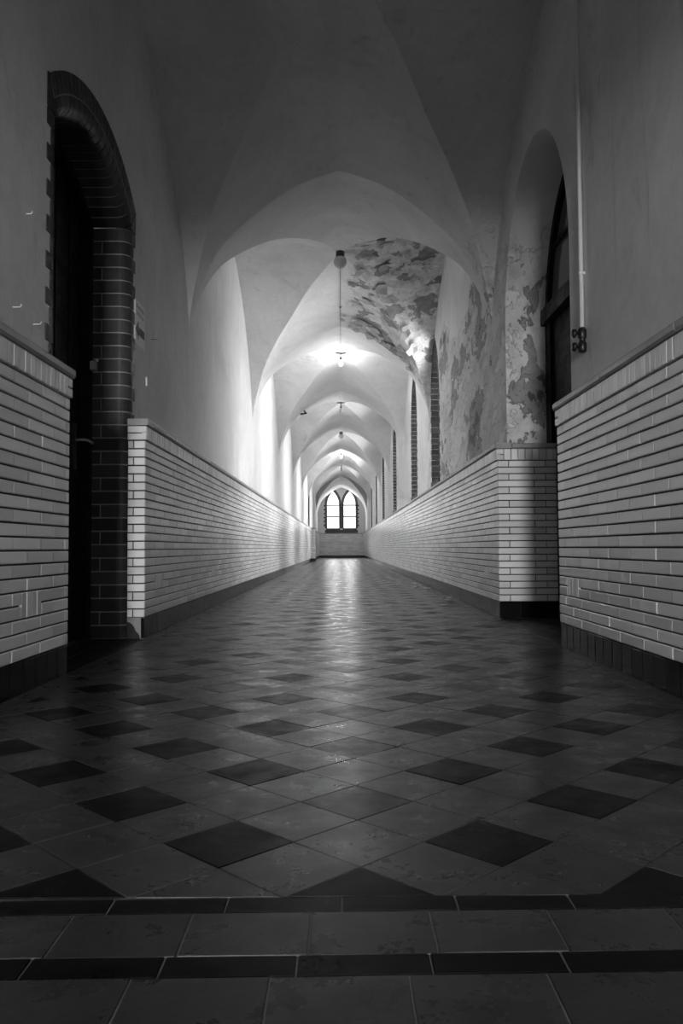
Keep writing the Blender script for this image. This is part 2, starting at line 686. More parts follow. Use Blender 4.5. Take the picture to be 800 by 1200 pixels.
END_WIN = [(-0.51, 0.36), (0.49, 0.36)]
EZ0, EZS, EZA = 1.78, 3.20, 4.02
loop = [(-2, 0), (2, 0), (2, WALL_TOP), (-2, WALL_TOP)]
we = slab('wall_end', [loop] + [lancet(c, h_, EZ0, EZS, EZA, grow=.02) for c, h_ in END_WIN],
          lambda a, z, d: (a, d, z), Y_END, Y_END + WT, M['plaster'])
tag(we, 'far end wall pierced by the pair of bright pointed windows', kind='structure')
BACK_WIN = (-0.35, 0.55, 0.85, 1.75, 2.45)
wb = slab('wall_back', [loop, lancet(*BACK_WIN)], lambda a, z, d: (a, -d, z), -Y_BACK, -Y_BACK + WT, M['plaster'])
tag(wb, 'plaster end wall with one pointed window behind the viewer', kind='structure')

DOOR_W = (-1.30, 1.30, 2.50)      # inferred, unseen doorway; its low head is set to shade the near vault
loop = [(-2, 0), (DOOR_W[0], 0)] + [((DOOR_W[0] + DOOR_W[1]) / 2 - 1.30 * math.cos(math.pi * i / 12), 1.98 + .35 * math.sin(math.pi * i / 12)) for i in range(13)]
loop += [(DOOR_W[1], 0), (2, 0), (2, WALL_TOP), (-2, WALL_TOP)]
wd = slab('wall_shading_doorway', [loop], lambda a, z, d: (a, -d, z), 0.9, 1.2, M['plaster'])
tag(wd, 'unseen plaster cross wall behind the viewer, its low arched opening set to shade the nearest vault', kind='structure')

# ------------------------------------------------------------------ glazed brick dado
B_LEN, V_GAP, H_GAP = 0.31, 0.0062, 0.0075
BT = 0.012           # how far brick faces stand proud of the joint bed


def cut(a, b, holes_):
    out = [(a, b)]
    for p, q in holes_:
        nxt = []
        for s0, s1 in out:
            if q <= s0 or p >= s1:
                nxt.append((s0, s1))
                continue
            if p - s0 > 0.02:
                nxt.append((s0, p))
            if s1 - q > 0.02:
                nxt.append((q, s1))
        out = nxt
    return out


def courses(s0, s1, vents, first=0.0):
    """brick rectangles (s0, s1, z0, h, kind) of one dado face"""
    out = []
    for i in range(N_COURSE):
        z = BASE_H + i * COURSE
        s = s0 - (B_LEN / 2 if (i % 2) else 0.0) + first
        hs = [(w - .115, w + .115) for w in vents] if i in (3, 4) else []
        while s < s1 - 1e-6:
            a, b = max(s, s0), min(s + B_LEN, s1)
            if b - a > 0.015:
                for p, q in cut(a, b, hs):
                    out.append((p, q, z, COURSE, 'b'))
            s += B_LEN
    for w in vents:
        for j in range(4):
            out.append((w - .115 + j * .0575, w - .115 + (j + 1) * .0575, BASE_H + 3 * COURSE, 2 * COURSE, 'v'))
    return out


def soldiers(s0, s1, ends=(False, False)):
    out = []
    a, b = s0, s1
    if ends[0]:
        out += [(a, a + .065, Z_SOLD, .049, 's'), (a, a + .065, Z_SOLD + .049, .049, 's')]
        a += .065
    if ends[1]:
        out += [(b - .065, b, Z_SOLD, .049, 's'), (b - .065, b, Z_SOLD + .049, .049, 's')]
        b -= .065
    n_ = max(1, round((b - a) / 0.0597))
    w = (b - a) / n_
    out += [(a + i * w, a + (i + 1) * w, Z_SOLD, .098, 's') for i in range(n_)]
    return out


def dado(name, label, place, rects, base_tiles, copes, near, bed, limit=300):
    """place(s0, s1) -> (origin xy, rotz) for a piece; near(s0, s1) -> sort key, None when out of view"""
    root = box_obj(name, bed[0], bed[1], M['joint'])
    tag(root, label, kind='structure')

    def lay(pieces, pname, mat, T, limit_, parent, gapv=V_GAP, gaph=H_GAP, c=.0035, back=.012):
        keyed = sorted(((near(p[0], p[1]), i) for i, p in enumerate(pieces)), key=lambda q: (q[0] is None, q[0] or 0, q[1]))
        single = {i for k_, i in keyed[:limit_] if k_ is not None}
        pile = Pile()
        for i, (s0, s1, z, h_, kd) in enumerate(pieces):
            L, H = s1 - s0 - gapv, h_ - gaph
            (x, y), rz = place(s0 + gapv / 2, s1 - gapv / 2)
            jit = random.uniform(-.0008, .0008)
            if i in single:
                me = brick_mesh(L, T, H, c, mat, back)
                o = link(pname, me, parent)
                o.matrix_local = parent.matrix_world.inverted() @ (frame((x, y, z + gaph / 2), rz) @ Matrix.Translation((0, jit, 0)) @ Matrix.Rotation(random.uniform(-.004, .004), 4, 'Z'))
            else:
                v_, f_ = chbox(L, T, H, c, back)
                pile.add(v_, f_[:-1], frame((x, y, z + gaph / 2), rz) @ Matrix.Translation((0, jit, 0)))
        pile.build(pname + '_field', parent, M[mat])
    lay([r for r in rects if r[4] in 'bv'], 'brick', 'glaze', BT, limit, root)
    lay([r for r in rects if r[4] == 's'], 'soldier_brick', 'glaze', BT + .012, 160, root, .005, .006)
    lay([(a, b, Z_COPE, .045, 'c') for a, b in copes], 'coping_tile', 'cope', BT + .028, 40, root, .002, .001, .010, .10)
    lay([(a, b, 0.0, BASE_H, 't') for a, b in base_tiles], 'base_tile', 'black_tile', BT - .004, 80, root, .003, .004)
    return root


def steps(a, b, w):
    n_ = max(1, round((b - a) / w))
    return [(a + (b - a) * i / n_, a + (b - a) * (i + 1) / n_) for i in range(n_)]


FX = DX + BT          # joint bed plane


def left_place(s0, s1):
    return (-FX, s0), R(90)


def right_place(s0, s1):
    return (FX, s1), R(-90)


def key_far(s0, s1):
    return s0 if s1 > 3.0 else None


LN_END, LF_START, RN_END, RF_START = 3.97, 5.50, 4.99, 6.90
# near left
dado('trim_1', 'white glazed brick dado in front of the dark arched door, nearest the viewer', left_place,
     courses(Y_BACK, LN_END, [3.50], .1) + soldiers(Y_BACK, LN_END, (False, True)), steps(Y_BACK, LN_END, .135),
     steps(Y_BACK, LN_END, .9), lambda a, b: (10 - a) if b > 2.9 else None,
     ((-PX, Y_BACK, 0), (-FX, LN_END, Z_DADO - .003)))
# far left, with its end face towards the viewer
dado('trim_2', 'long white glazed brick dado running on beyond the dark arched door', left_place,
     courses(LF_START, 36.0, [5.95 + 2.5 * i for i in range(12)]) + soldiers(LF_START, 36.0), steps(LF_START, 36.0, .135),
     steps(LF_START - .03, 36.0, .9), key_far, ((-PX, LF_START + BT, 0), (-FX, 36.0, Z_DADO - .003)))
dado('trim_3', 'narrow end face of the white brick dado beside the dark door jamb', lambda a, b: ((a, LF_START + BT), 0.0),
     [r for i in range(N_COURSE) for r in ([(-PX, -DX, BASE_H + i * COURSE, COURSE, 'b')] if i % 2 else
                                           [(-PX, -DX - .08, BASE_H + i * COURSE, COURSE, 'b'), (-DX - .08, -DX, BASE_H + i * COURSE, COURSE, 'b')])]
     + [(-PX, -DX + .012, Z_SOLD, .049, 's'), (-PX, -DX + .012, Z_SOLD + .049, .049, 's')],
     [], [(-PX, -DX + .03)], lambda a, b: a, ((-PX, LF_START + BT, BASE_H), (-FX, LF_START + BT + .05, Z_DADO - .003)))
# near right
dado('trim_4', 'white glazed brick dado under the white pipe, nearest the viewer', right_place,
     courses(Y_BACK, RN_END, [4.70], .1) + soldiers(Y_BACK, RN_END, (False, True)), steps(Y_BACK, RN_END, .135),
     steps(Y_BACK, RN_END, .9), lambda a, b: (10 - a) if b > 2.9 else None,
     ((FX, Y_BACK, 0), (PX, RN_END, Z_DADO - .003)))
# far right and its end face in the niche
dado('trim_5', 'long white glazed brick dado below the row of lancet windows', right_place,
     courses(RF_START, Y_END, [7.5 + 2.5 * i for i in range(16)]) + soldiers(RF_START, Y_END), steps(RF_START, Y_END, .135),
     steps(RF_START - .03, Y_END, .9), key_far, ((FX, RF_START + BT, 0), (PX, Y_END, Z_DADO - .003)))
ret = []
for i in range(N_COURSE):
    z = BASE_H + i * COURSE
    cuts_ = [DX, DX + .31, DX + .53] if i % 2 else [DX, DX + .095, DX + .405, DX + .53]
    ret += [(p, q, z, COURSE, 'b') for p, q in zip(cuts_[:-1], cuts_[1:])]
dado('trim_6', 'white brick dado end face set back in the niche, half in shadow', lambda a, b: ((a, RF_START + BT), 0.0),
     ret + soldiers(DX - .012, DX + .53, (True, False)), steps(DX + .004, DX + .53, .19), [(DX - .03, DX + .12), (DX + .12, DX + .53)],
     lambda a, b: a, ((FX, RF_START + BT, 0), (DX + .53, RF_START + BT + .06, Z_DADO - .003)))
# end wall
dado('trim_7', 'grey glazed brick dado under the pair of end windows', lambda a, b: ((a, Y_END - .10 + BT), 0.0),
     courses(-PX, PX, []) + soldiers(-PX, PX), steps(-PX, PX, .135), steps(-PX, PX, .9), lambda a, b: None,
     ((-PX, Y_END - .10 + BT, 0), (PX, Y_END, Z_DADO - .003)))
# short tiled pier standing out of the left wall far away and dado behind it
dado('trim_8', 'short pale brick pier with a black foot standing out near the far end', lambda a, b: ((a, 36.0 + BT), 0.0),
     courses(-PX, -1.14, []) + soldiers(-PX, -1.14), [(-PX, -1.14)], [(-PX, -1.12)], lambda a, b: None,
     ((-PX, 36.0 + BT, 0), (-1.14 - .002, 36.5, Z_DADO - .003)))
dado('trim_9', 'last stretch of white brick dado behind the short pier', left_place,
     courses(36.5, Y_END, []) + soldiers(36.5, Y_END), steps(36.5, Y_END, .135), steps(36.5, Y_END, .9), lambda a, b: None,
     ((-PX, 36.5, 0), (-FX, Y_END, Z_DADO - .003)))

# broken plaster foot of the left end face
bm = bmesh.new()
pts = [(-1.325, 0), (-1.325, BASE_H), (-PX + .002, BASE_H), (-PX + .002, .112), (-1.425, .110), (-1.405, .098), (-1.390, .078), (-1.380, .052), (-1.362, .034), (-1.352, .018), (-1.350, 0)]
fr = [bm.verts.new((x, LF_START + .004, z)) for x, z in pts]
bk = [bm.verts.new((x, LF_START + .024, z)) for x, z in pts]
bm.faces.new(fr); bm.faces.new(bk[::-1])
for i in range(len(pts)):
    j = (i + 1) % len(pts)
    bm.faces.new((fr[i], fr[j], bk[j], bk[i]))
o = from_bm('trim_10', bm, None, M['mortar'])
tag(o, 'broken plaster patch at the foot of the dado beside the dark door jamb', kind='structure')

# ------------------------------------------------------------------ floor
floor = box_obj('floor', (-2.2, Y_BACK - .2, -0.2), (2.2, Y_END + .3, -0.0025), M['grout'])
tag(floor, 'worn floor of grey stone tiles set diagonally with black diamonds', kind='structure')
TD = 0.2665            # tile diagonal
TS = TD / math.sqrt(2)
FY0 = 1.440           # where the diagonal field starts, behind the border
BORDER_SKEW = 0.022


def clip_poly(poly, inside, cross):
    out = []
    for i in range(len(poly)):
        a, b = poly[i], poly[(i + 1) % len(poly)]
        ia, ib = inside(a), inside(b)
        if ia:
            out.append(a)
        if ia != ib:
            out.append(cross(a, b))
    return out


def clip_rect(poly, x0, x1, y0, y1):
    def cx(c):
        return lambda a, b: (c, a[1] + (b[1] - a[1]) * (c - a[0]) / (b[0] - a[0]))

    def cy(c):
        return lambda a, b: (a[0] + (b[0] - a[0]) * (c - a[1]) / (b[1] - a[1]), c)
    for ins, cr in ((lambda p: p[0] >= x0, cx(x0)), (lambda p: p[0] <= x1, cx(x1)),
                    (lambda p: p[1] >= y0, cy(y0)), (lambda p: p[1] <= y1, cy(y1))):
        if not poly:
            return []
        poly = clip_poly(poly, ins, cr)
    return poly


def area(p):
    return abs(sum(p[i][0] * p[(i + 1) % len(p)][1] - p[(i + 1) % len(p)][0] * p[i][1] for i in range(len(p)))) / 2


def prism(poly, lift, tilt):
    cx_ = sum(p[0] for p in poly) / len(poly)
    cy_ = sum(p[1] for p in poly) / len(poly)
    n_ = len(poly)
    ch = .0015
    v_ = []
    for k_, (z_, sh) in enumerate(((-.012, 0), (-.0022, 0), (0, ch))):
        for x, y in poly:
            d = math.hypot(x - cx_, y - cy_) or 1
            f_ = 1 - sh / d
            xx, yy = cx_ + (x - cx_) * f_, cy_ + (y - cy_) * f_
            v_.append((xx - cx_, yy - cy_, z_ + lift + tilt[0] * (x - cx_) + tilt[1] * (y - cy_)))
    f_ = [tuple(range(2 * n_, 3 * n_))]
    for a in (0, n_):
        for i in range(n_):
            j = (i + 1) % n_
            f_.append((a + i, a + j, a + n_ + j, a + n_ + i))
    return (cx_, cy_), v_, f_


tiles = []        # (poly, mat)
FW = DX - .085
r0, r1 = -1, int((Y_END - 1.70) / (TD / 2)) + 2
hx = TD / 2
g = .0020
for row in range(r0 * 2, r1 + 1):
    yc = 1.70 + row * TD / 2
    for k in range(-12, 13):
        # tile centres on a diagonal lattice: half steps alternate
        xc = .032 + k * TD + (TD / 2 if row % 2 else 0)
        if abs(xc) > FW + hx:
            continue
        dia = [(xc - hx + g, yc), (xc, yc - hx + g), (xc + hx - g, yc), (xc, yc + hx - g)]
        p = clip_rect(dia, -FW, FW, FY0, Y_END)
        if len(p) < 3 or area(p) < 2e-4:
            continue
        dark = False
        if row % 2 == 0:
            rr = row // 2
            dark = (k % 2 == 1) if rr % 2 == 0 else (k % 2 == 0)
        m = 'tile_light'
        if dark:
            m = 'tile_dark'
            if abs(xc - .05) < .2 and 1.8 < yc < 60 or (yc > 3.3 and random.random() < .45) or (abs(xc) > 1.0 and random.random() < .6):
                m = 'tile_worn'
        tiles.append((p, m, 'floor_tile'))
# edging strips along the dados
for a, b in steps(FY0, Y_END, .19):
    for s in (-1, 1):
        x0, x1 = sorted((s * (FW + .002), s * (DX - .002)))
        tiles.append(([(x0, a + .001), (x1, a + .001), (x1, b - .001), (x0, b - .001)], 'tile_light', 'edging_tile'))
# threshold and niche floors
for a, b in steps(LN_END, LF_START, .37):
    for x0, x1 in ((-1.70, -1.51), (-1.507, -1.322)):
        tiles.append(([(x0, a + .001), (x1, a + .001), (x1, b - .001), (x0, b - .001)], 'tile_worn', 'threshold_tile'))
for a, b in steps(RN_END, RF_START, .19):
    for x0, x1 in ((1.322, 1.51), (1.513, 1.70), (1.703, 1.86)):
        tiles.append(([(x0, a + .001), (x1, a + .001), (x1, b - .001), (x0, b - .001)], 'tile_light', 'threshold_tile'))


# border bands across the corridor
def band(y0, y1, w, x_off, m, nm):
    x = -DX + .0 - w + x_off
    while x < DX:
        a, b = max(x, -DX + .002) + .0013, min(x + w, DX - .002) - .0013
        if b - a > .01:
            sk = lambda xx: BORDER_SKEW * (xx / DX)
            tiles.append(([(a, y0 + .0013 + sk(a)), (b, y0 + .0013 + sk(b)), (b, y1 - .0013 + sk(b)), (a, y1 - .0013 + sk(a))], m, nm))
        x += w


band(1.381, 1.438, .1945, .15, 'tile_dark', 'border_tile')
band(1.237, 1.381, .1945, .10, 'tile_light', 'border_tile')
band(1.178, 1.237, .1945, .085, 'tile_dark', 'border_tile')
y = 1.178
i = 0
while y > Y_BACK:
    band(max(y - .19, Y_BACK), y, .1945, .05 + .097 * (i % 2), 'tile_light', 'floor_tile')
    y -= .19
    i += 1

order = []
for i, (p, m, nm) in enumerate(tiles):
    cy_ = sum(q[1] for q in p) / len(p)
    cx_ = sum(q[0] for q in p) / len(p)
    vis = cy_ > 0.95 and abs(cx_) < cy_ * 0.44 + .12
    order.append((0 if vis else 1, cy_, i))
order.sort()
count = {}
single = set()
for vis, cy_, i in order:
    nm = tiles[i][2]
    lim = {'floor_tile': 300, 'edging_tile': 30, 'threshold_tile': 40, 'border_tile': 60}[nm]
    if vis == 0 and count.get(nm, 0) < lim:
        count[nm] = count.get(nm, 0) + 1
        single.add(i)
piles = {}
for i, (p, m, nm) in enumerate(tiles):
    lift = random.uniform(-.0006, .0004)
    tilt = (random.gauss(0, .0028), random.gauss(0, .0028))
    (cx_, cy_), v_, f_ = prism(p, lift, tilt)
    if i in single:
        pyd(nm, v_, f_, floor, M[m], loc=(cx_, cy_, 0))
    else:
        piles.setdefault(m, Pile()).add([(a + cx_, b + cy_, c) for a, b, c in v_], f_)
for m, pl in piles.items():
    pl.build({'tile_light': 'grey_tile_field', 'tile_dark': 'black_tile_field', 'tile_worn': 'worn_tile_field'}[m], floor, M[m])


# ------------------------------------------------------------------ dark brick surrounds
def hexa(fr4, bk4):
    """six-sided block between two quads"""
    v_ = list(fr4) + list(bk4)
    f_ = [(0, 1, 2, 3), (7, 6, 5, 4)] + [(i, (i + 1) % 4, 4 + (i + 1) % 4, 4 + i) for i in range(4)]
    f_[2:] = [tuple(reversed(q)) for q in f_[2:]]
    return v_, f_


def extrude_plan(plan, z0, z1, to3):
    n_ = len(plan)
    v_ = [to3(a, d, z0) for a, d in plan] + [to3(a, d, z1) for a, d in plan]
    f_ = [tuple(range(n_))[::-1], tuple(range(n_, 2 * n_))]
    f_ += [(i, (i + 1) % n_, n_ + (i + 1) % n_, n_ + i) for i in range(n_)]
    return v_, f_


def lancet_window(root, to3, c, half, z0, zs, apex, reveal, single, brick_h=.085, quoins=(True, True), pane_d=.22,
                  bars=2, glass='glass', proud=.005, ring=.085, bm_name='window_brick'):
    """bricks, sill, bars and panes of one pointed window; to3(a, d, z): a along the wall, d depth into it"""
    pile = Pile()

    def put(v_, f_):
        if single:
            bm_ = bmesh.new()
            bv_ = [bm_.verts.new(p) for p in v_]
            for q in f_:
                bm_.faces.new([bv_[i] for i in q])
            from_bm('brick', bm_, root, M[bm_name])
        else:
            pile.add(v_, f_)
    nrow = round((zs - z0) / brick_h)
    hh = (zs - z0) / nrow
    for s, q in ((-1, quoins[0]), (1, quoins[1])):
        for i in range(nrow):
            wq = (.05 + ring if i % 2 else ring - .01) if q else .05
            e = c + s * half
            plan = [(e, -proud), (e + s * wq, -proud), (e + s * wq, .05), (e + s * .03, .05), (e + s * .03, reveal), (e, reveal)]
            put(*extrude_plan(plan, z0 + i * hh + .004, z0 + (i + 1) * hh - .004, to3))
    h = apex - zs
    r = (half * half + h * h) / (2 * half)
    a_max = math.asin(min(1, h / r))
    nv = max(5, round(r * a_max / .085))
    for s in (-1, 1):
        cx_ = c + s * (half - r)
        for i in range(nv):
            a0, a1 = a_max * (i + .05) / nv, a_max * (i + .95) / nv
            t_ = ring

            def pt(a, rr, d):
                aa = cx_ + s * rr * math.cos(a)
                if (aa - c) * s < 0:
                    aa = c
                return to3(aa, d, zs + rr * math.sin(a))
            put(*hexa([pt(a0, r, -proud), pt(a0, r + t_, -proud), pt(a1, r + t_, -proud), pt(a1, r, -proud)],
                      [pt(a0, r, reveal), pt(a0, r + t_, reveal), pt(a1, r + t_, reveal), pt(a1, r, reveal)]))
    pile.build('brick_field', root, M[bm_name])
    # sill
    v_, f_ = extrude_plan([(c - half - .06, -.02), (c + half + .06, -.02), (c + half + .06, .03), (c + half, .03), (c + half, reveal), (c - half, reveal), (c - half, .03), (c - half - .06, .03)],
                          z0 - .10, z0, to3)
    pyd('sill', v_, f_, root, M[bm_name])
    # panes between saddle bars
    out = lancet(c, half + .015, z0, zs, apex + .02)
    zz = [z0 + (apex - z0) * x for x in ([0] + [(i + 1) / (bars + 1) for i in range(bars)] + [1.0])]
    zz = [z0, z0 + (zs - z0) * .5, zs - .02, apex + .02] if bars == 2 else [z0, apex + .02]
    for a, b in zip(zz[:-1], zz[1:]):
        p = clip_rect(out, c - half - .1, c + half + .1, a, b)
        if len(p) < 3:
            continue
        n_ = len(p)
        v_ = [to3(x, pane_d, z) for x, z in p] + [to3(x, pane_d + .006, z) for x, z in p]
        f_ = [tuple(range(n_)), tuple(range(n_, 2 * n_))[::-1]] + [(i, (i + 1) % n_, n_ + (i + 1) % n_, n_ + i) for i in range(n_)]
        pyd('pane', v_, f_, root, M[glass])
    bw = .012 if ring < .1 else .03
    for b in zz[1:-1]:
        v_, f_ = hexa([to3(c - half, pane_d - .015, b - bw), to3(c + half, pane_d - .015, b - bw), to3(c + half, pane_d - .015, b + bw), to3(c - half, pane_d - .015, b + bw)],
                      [to3(c - half, pane_d, b - bw), to3(c + half, pane_d, b - bw), to3(c + half, pane_d, b + bw), to3(c - half, pane_d, b + bw)])
        pyd('saddle_bar', v_, f_, root, M['black_metal'])


r3 = lambda a, d, z: (PX + d, a, z)
l3 = lambda a, d, z: (-PX - d, a, z)
e3 = lambda a, d, z: (a, Y_END + d, z)
WL = ['dark brick lancet window in the peeling wall, nearest of the row', 'dark brick lancet window just past the peeling wall, second of the row',
      'third dark brick lancet window of the row, beyond the glowing bulb bay', 'fourth dark brick lancet window of the row',
      'fifth dark brick lancet window of the row', 'farthest dark brick lancet window of the row']
for i, (c, h_) in enumerate(RIGHT_WIN):
    root = empty('window_%d' % (i + 1), (0, 0, 0))
    tag(root, WL[i], kind='structure')
    lancet_window(root, r3, c, h_, WZ0, *RIGHT_TOP[i], WT, i < 3)
    daylight((PX + WT + .55, c + .45, 3.0), (0, R(78), R(20)), 2.7, 1.8, DAY * (.95 if i == 0 else 1), 160)
root = empty('window_7'); tag(root, 'pair of tall bright pointed windows with dark brick surround at the far end', kind='structure')
for c, h_ in END_WIN:
    lancet_window(root, e3, c, h_, EZ0, EZS, EZA, .25, True, .12, (c < 0, c > 0), ring=.15, bm_name='end_brick')
pyd('mullion', *extrude_plan([(-.15, -.01), (.13, -.01), (.13, .06), (-.15, .06)], EZ0, EZS + .02, e3), root, M['end_brick'])
pyd('sill_course', *extrude_plan([(-1.0, -.012), (.98, -.012), (.98, .03), (-1.0, .03)], EZ0 - .30, EZ0 - .10, e3), root, M['end_brick'])
daylight((0, Y_END + WT + .4, 2.9), (R(-90), 0, 0), 2.4, 2.8, DAY_END)
root = empty('window_8'); tag(root, 'narrow dark slit window in the plain plaster wall near the far pier', kind='structure')
lancet_window(root, l3, *LEFT_SLIT, .25, False, glass='grimy', bars=0)
root = empty('window_9'); tag(root, 'pointed window in the end wall behind the viewer', kind='structure')
lancet_window(root, lambda a, d, z: (a, Y_BACK - d, z), *BACK_WIN, .25, False)
daylight((BACK_WIN[0], Y_BACK - WT - .2, 1.65), (R(90), 0, 0), 1.2, 1.8, DAY_BACK)

# ------------------------------------------------------------------ left arched door
door = empty('door_1', (0, 0, 0))
tag(door, 'tall black wooden door under a segmental arch of dark glazed brick', kind='structure')
RV = 0.26             # reveal depth to the door
JC = 0.0885           # jamb course
NJ = int(D_SPR / JC)
jh = D_SPR / NJ
BN = 0.075            # bullnose radius


def jamb_plan(e, s, long):
    """plan of a bullnosed jamb brick; e edge of the opening, s outward direction, depth d into the wall"""
    pts_ = [(e, RV)]
    for k_ in range(7):
        a_ = math.pi / 2 * k_ / 6
        pts_.append((e + s * BN * (1 - math.cos(a_)), BN - BN * math.sin(a_) - .006))
    q = .155 if long else .105
    pts_ += [(e + s * q, -.006), (e + s * q, .05), (e + s * .05, RV)]
    return pts_


for s in (-1, 1):
    e = DC + s * D_HALF
    arc_ = [(e + s * (.004 + BN * (1 - math.cos(math.pi / 12 * k_))), BN - BN * math.sin(math.pi / 12 * k_) - .001) for k_ in range(7)]
    v_, f_ = extrude_plan([(e + s * .004, RV)] + arc_ + [(e + s * .10, -.001), (e + s * .10, .05), (e + s * .05, RV)], 0, D_SPR, l3)
    pyd('mortar_bed', v_, f_, door, M['mortar'])
    for i in range(NJ):
        z0, z1 = i * jh + .0045, (i + 1) * jh - .0045
        pl = jamb_plan(e, s, i % 2 == 0)
        if s == 1 and i % 2 == 1:
            # two bricks side by side on the reveal
            a = [(e, RV), (e, RV - .075), (e + s * .05, RV - .075), (e + s * .05, RV)]
            b = [(e, RV - .083)] + pl[1:-1] + [(e + s * .05, RV - .083)]
            for q in (a, b):
                bm = bmesh.new()
                v_, f_ = extrude_plan(q, z0, z1, l3)
                bv = [bm.verts.new(p) for p in v_]
                for ff in f_:
                    bm.faces.new([bv[k] for k in ff])
                from_bm('brick', bm, door, M['jamb'])
        else:
            bm = bmesh.new()
            v_, f_ = extrude_plan(pl, z0, z1, l3)
            bv = [bm.verts.new(p) for p in v_]
            for ff in f_:
                bm.faces.new([bv[k] for k in ff])
            from_bm('brick', bm, door, M['jamb'])


def arc_block(a0, a1, prof, parent, name, mat, n_seg=2):
    """sweep a (radius, depth) profile over an angle"""
    bm = bmesh.new()
    rings = []
    for a_ in [a0 + (a1 - a0) * k_ / n_seg for k_ in range(n_seg + 1)]:
        rings.append([bm.verts.new(l3(DC + r_ * math.sin(a_), d_, DCZ + r_ * math.cos(a_))) for r_, d_ in prof])
    n_ = len(prof)
    for k_ in range(n_seg):
        for i_ in range(n_):
            j_ = (i_ + 1) % n_
            bm.faces.new((rings[k_][i_], rings[k_][j_], rings[k_ + 1][j_], rings[k_ + 1][i_]))
    bm.faces.new(rings[0]); bm.faces.new(rings[-1][::-1])
    return from_bm(name, bm, parent, mat)


prof_in = [(DR_IN, RV)]
for k in range(7):
    a = math.pi / 2 * k / 6
    prof_in.append((DR_IN + BN * (1 - math.cos(a)), BN - BN * math.sin(a) - .006))
prof_in += [(DR_MID - .004, -.006), (DR_MID - .004, RV)]
prof_out = [(DR_MID + .004, -.010), (DR_OUT, -.010), (DR_OUT, .10), (DR_MID + .004, .10)]
NA = 19
for i in range(NA):
    a0 = -D_ANG + 2 * D_ANG * (i + .06) / NA
    a1 = -D_ANG + 2 * D_ANG * (i + .94) / NA
    arc_block(a0, a1, prof_in, door, 'arch_brick', M['jamb'])
for i in range(24):
    a0 = -D_ANG + 2 * D_ANG * (i + .06) / 24
    a1 = -D_ANG + 2 * D_ANG * (i + .94) / 24
    arc_block(a0, a1, prof_out, door, 'arch_brick', M['jamb'])
arc_block(-D_ANG, D_ANG, [(DR_IN + .004, RV)] + [(DR_IN + .004 + BN * (1 - math.cos(math.pi / 12 * k)), BN - BN * math.sin(math.pi / 12 * k) - .001) for k in range(7)] + [(DR_MID, -.001), (DR_MID, -.007), (DR_OUT - .004, -.007), (DR_OUT - .004, .09), (DR_MID, RV)], door, 'mortar_bed', M['mortar'], 48)
for s in (-1, 1):
    e = DC + s * D_HALF
    po = [(e + s * .03, D_SPR + .012), (e + s * .06, D_SPR + .004), (e + s * .155, D_SPR + .004), (e + s * .155, DCZ + DR_OUT * math.cos(D_ANG)), (DC + s * (DR_OUT * math.sin(D_ANG) + .006), DCZ + DR_OUT * math.cos(D_ANG) - .002)]
    bm = bmesh.new()
    fr = [bm.verts.new(l3(a, -.008, z)) for a, z in po]
    bk = [bm.verts.new(l3(a, .10, z)) for a, z in po]
    bm.faces.new(fr); bm.faces.new(bk[::-1])
    for i in range(5):
        bm.faces.new((fr[i], fr[(i + 1) % 5], bk[(i + 1) % 5], bk[i]))
    from_bm('skewback_brick', bm, door, M['jamb'])
# frame: two posts and an arched head, then plank leaf
for s in (-1, 1):
    e = DC + s * D_HALF
    plan = [(e, RV - .02), (e - s * .07, RV - .02), (e - s * .07, RV + .08), (e, RV + .08)]
    pyd('door_post', *extrude_plan(plan, 0, D_SPR + .01, l3), door, M['wood'])
for i in range(8):
    arc_block(-D_ANG + 2 * D_ANG * i / 8, -D_ANG + 2 * D_ANG * (i + 1) / 8, [(DR_IN - .07, RV - .02), (DR_IN, RV - .02), (DR_IN, RV + .08), (DR_IN - .07, RV + .08)], door, 'frame_head', M['wood'])
leaf0, leaf1 = DC - D_HALF + .07, DC + D_HALF - .07
npl = 10
w = (leaf1 - leaf0) / npl


def arch_under(y):
    return DCZ + math.sqrt(max((DR_IN - .06) ** 2 - (y - DC) ** 2, .01))


for i in range(npl):
    a, b = leaf0 + i * w + .003, leaf0 + (i + 1) * w - .003
    v_ = []
    for d in (RV + .035 + .006 * (i % 2), RV + .075):
        v_ += [l3(a, d, .01), l3(b, d, .01), l3(b, d, arch_under(b)), l3(a, d, arch_under(a))]
    f_ = [(0, 1, 2, 3), (7, 6, 5, 4), (1, 0, 4, 5), (2, 1, 5, 6), (3, 2, 6, 7), (0, 3, 7, 4)]
    pyd('plank', v_, f_, door, M['wood'])
v_, f_ = extrude_plan([(leaf0 - .07, RV + .078), (leaf1 + .07, RV + .078), (leaf1 + .07, RV + .10), (leaf0 - .07, RV + .10)], 0, 3.1, l3)
pyd('door_back', v_, f_, door, M['wood'])
# lever handle on a long plate, rim lock above
hy = leaf1 - .13
hp = pyd('handle_plate', *extrude_plan([(hy - .02, RV + .022), (hy + .02, RV + .022), (hy + .02, RV + .04), (hy - .02, RV + .04)], 1.12, 1.42, l3), door, M['brass'])
hp['label'] = 'long dull metal handle plate'
tube('lever', [l3(hy, RV + .03, 1.31), l3(hy, RV - .035, 1.31), l3(hy + .03, RV - .045, 1.31), l3(hy + .13, RV - .045, 1.305)], .009, M['steel'], hp)
lk = box_obj('rim_lock', l3(leaf1 + .005, RV - .02, 1.80), l3(leaf1 + .065, RV - .055, 1.862), M['steel'], door, .004)
lk['label'] = 'bright metal lock case'
lathe('lock_knob', [(.004, 0), (.012, .012), (.012, .022), (.004, .03)], M['steel'], lk, 'X', l3(leaf1 - .01, RV - .055, 1.86))

# ------------------------------------------------------------------ right niche door
nd = empty('door_2', (0, 0, 0))
tag(nd, 'black framed door with an arched fanlight deep in the plaster niche', kind='structure')
FD = WT - .015
z_tr = 2.52


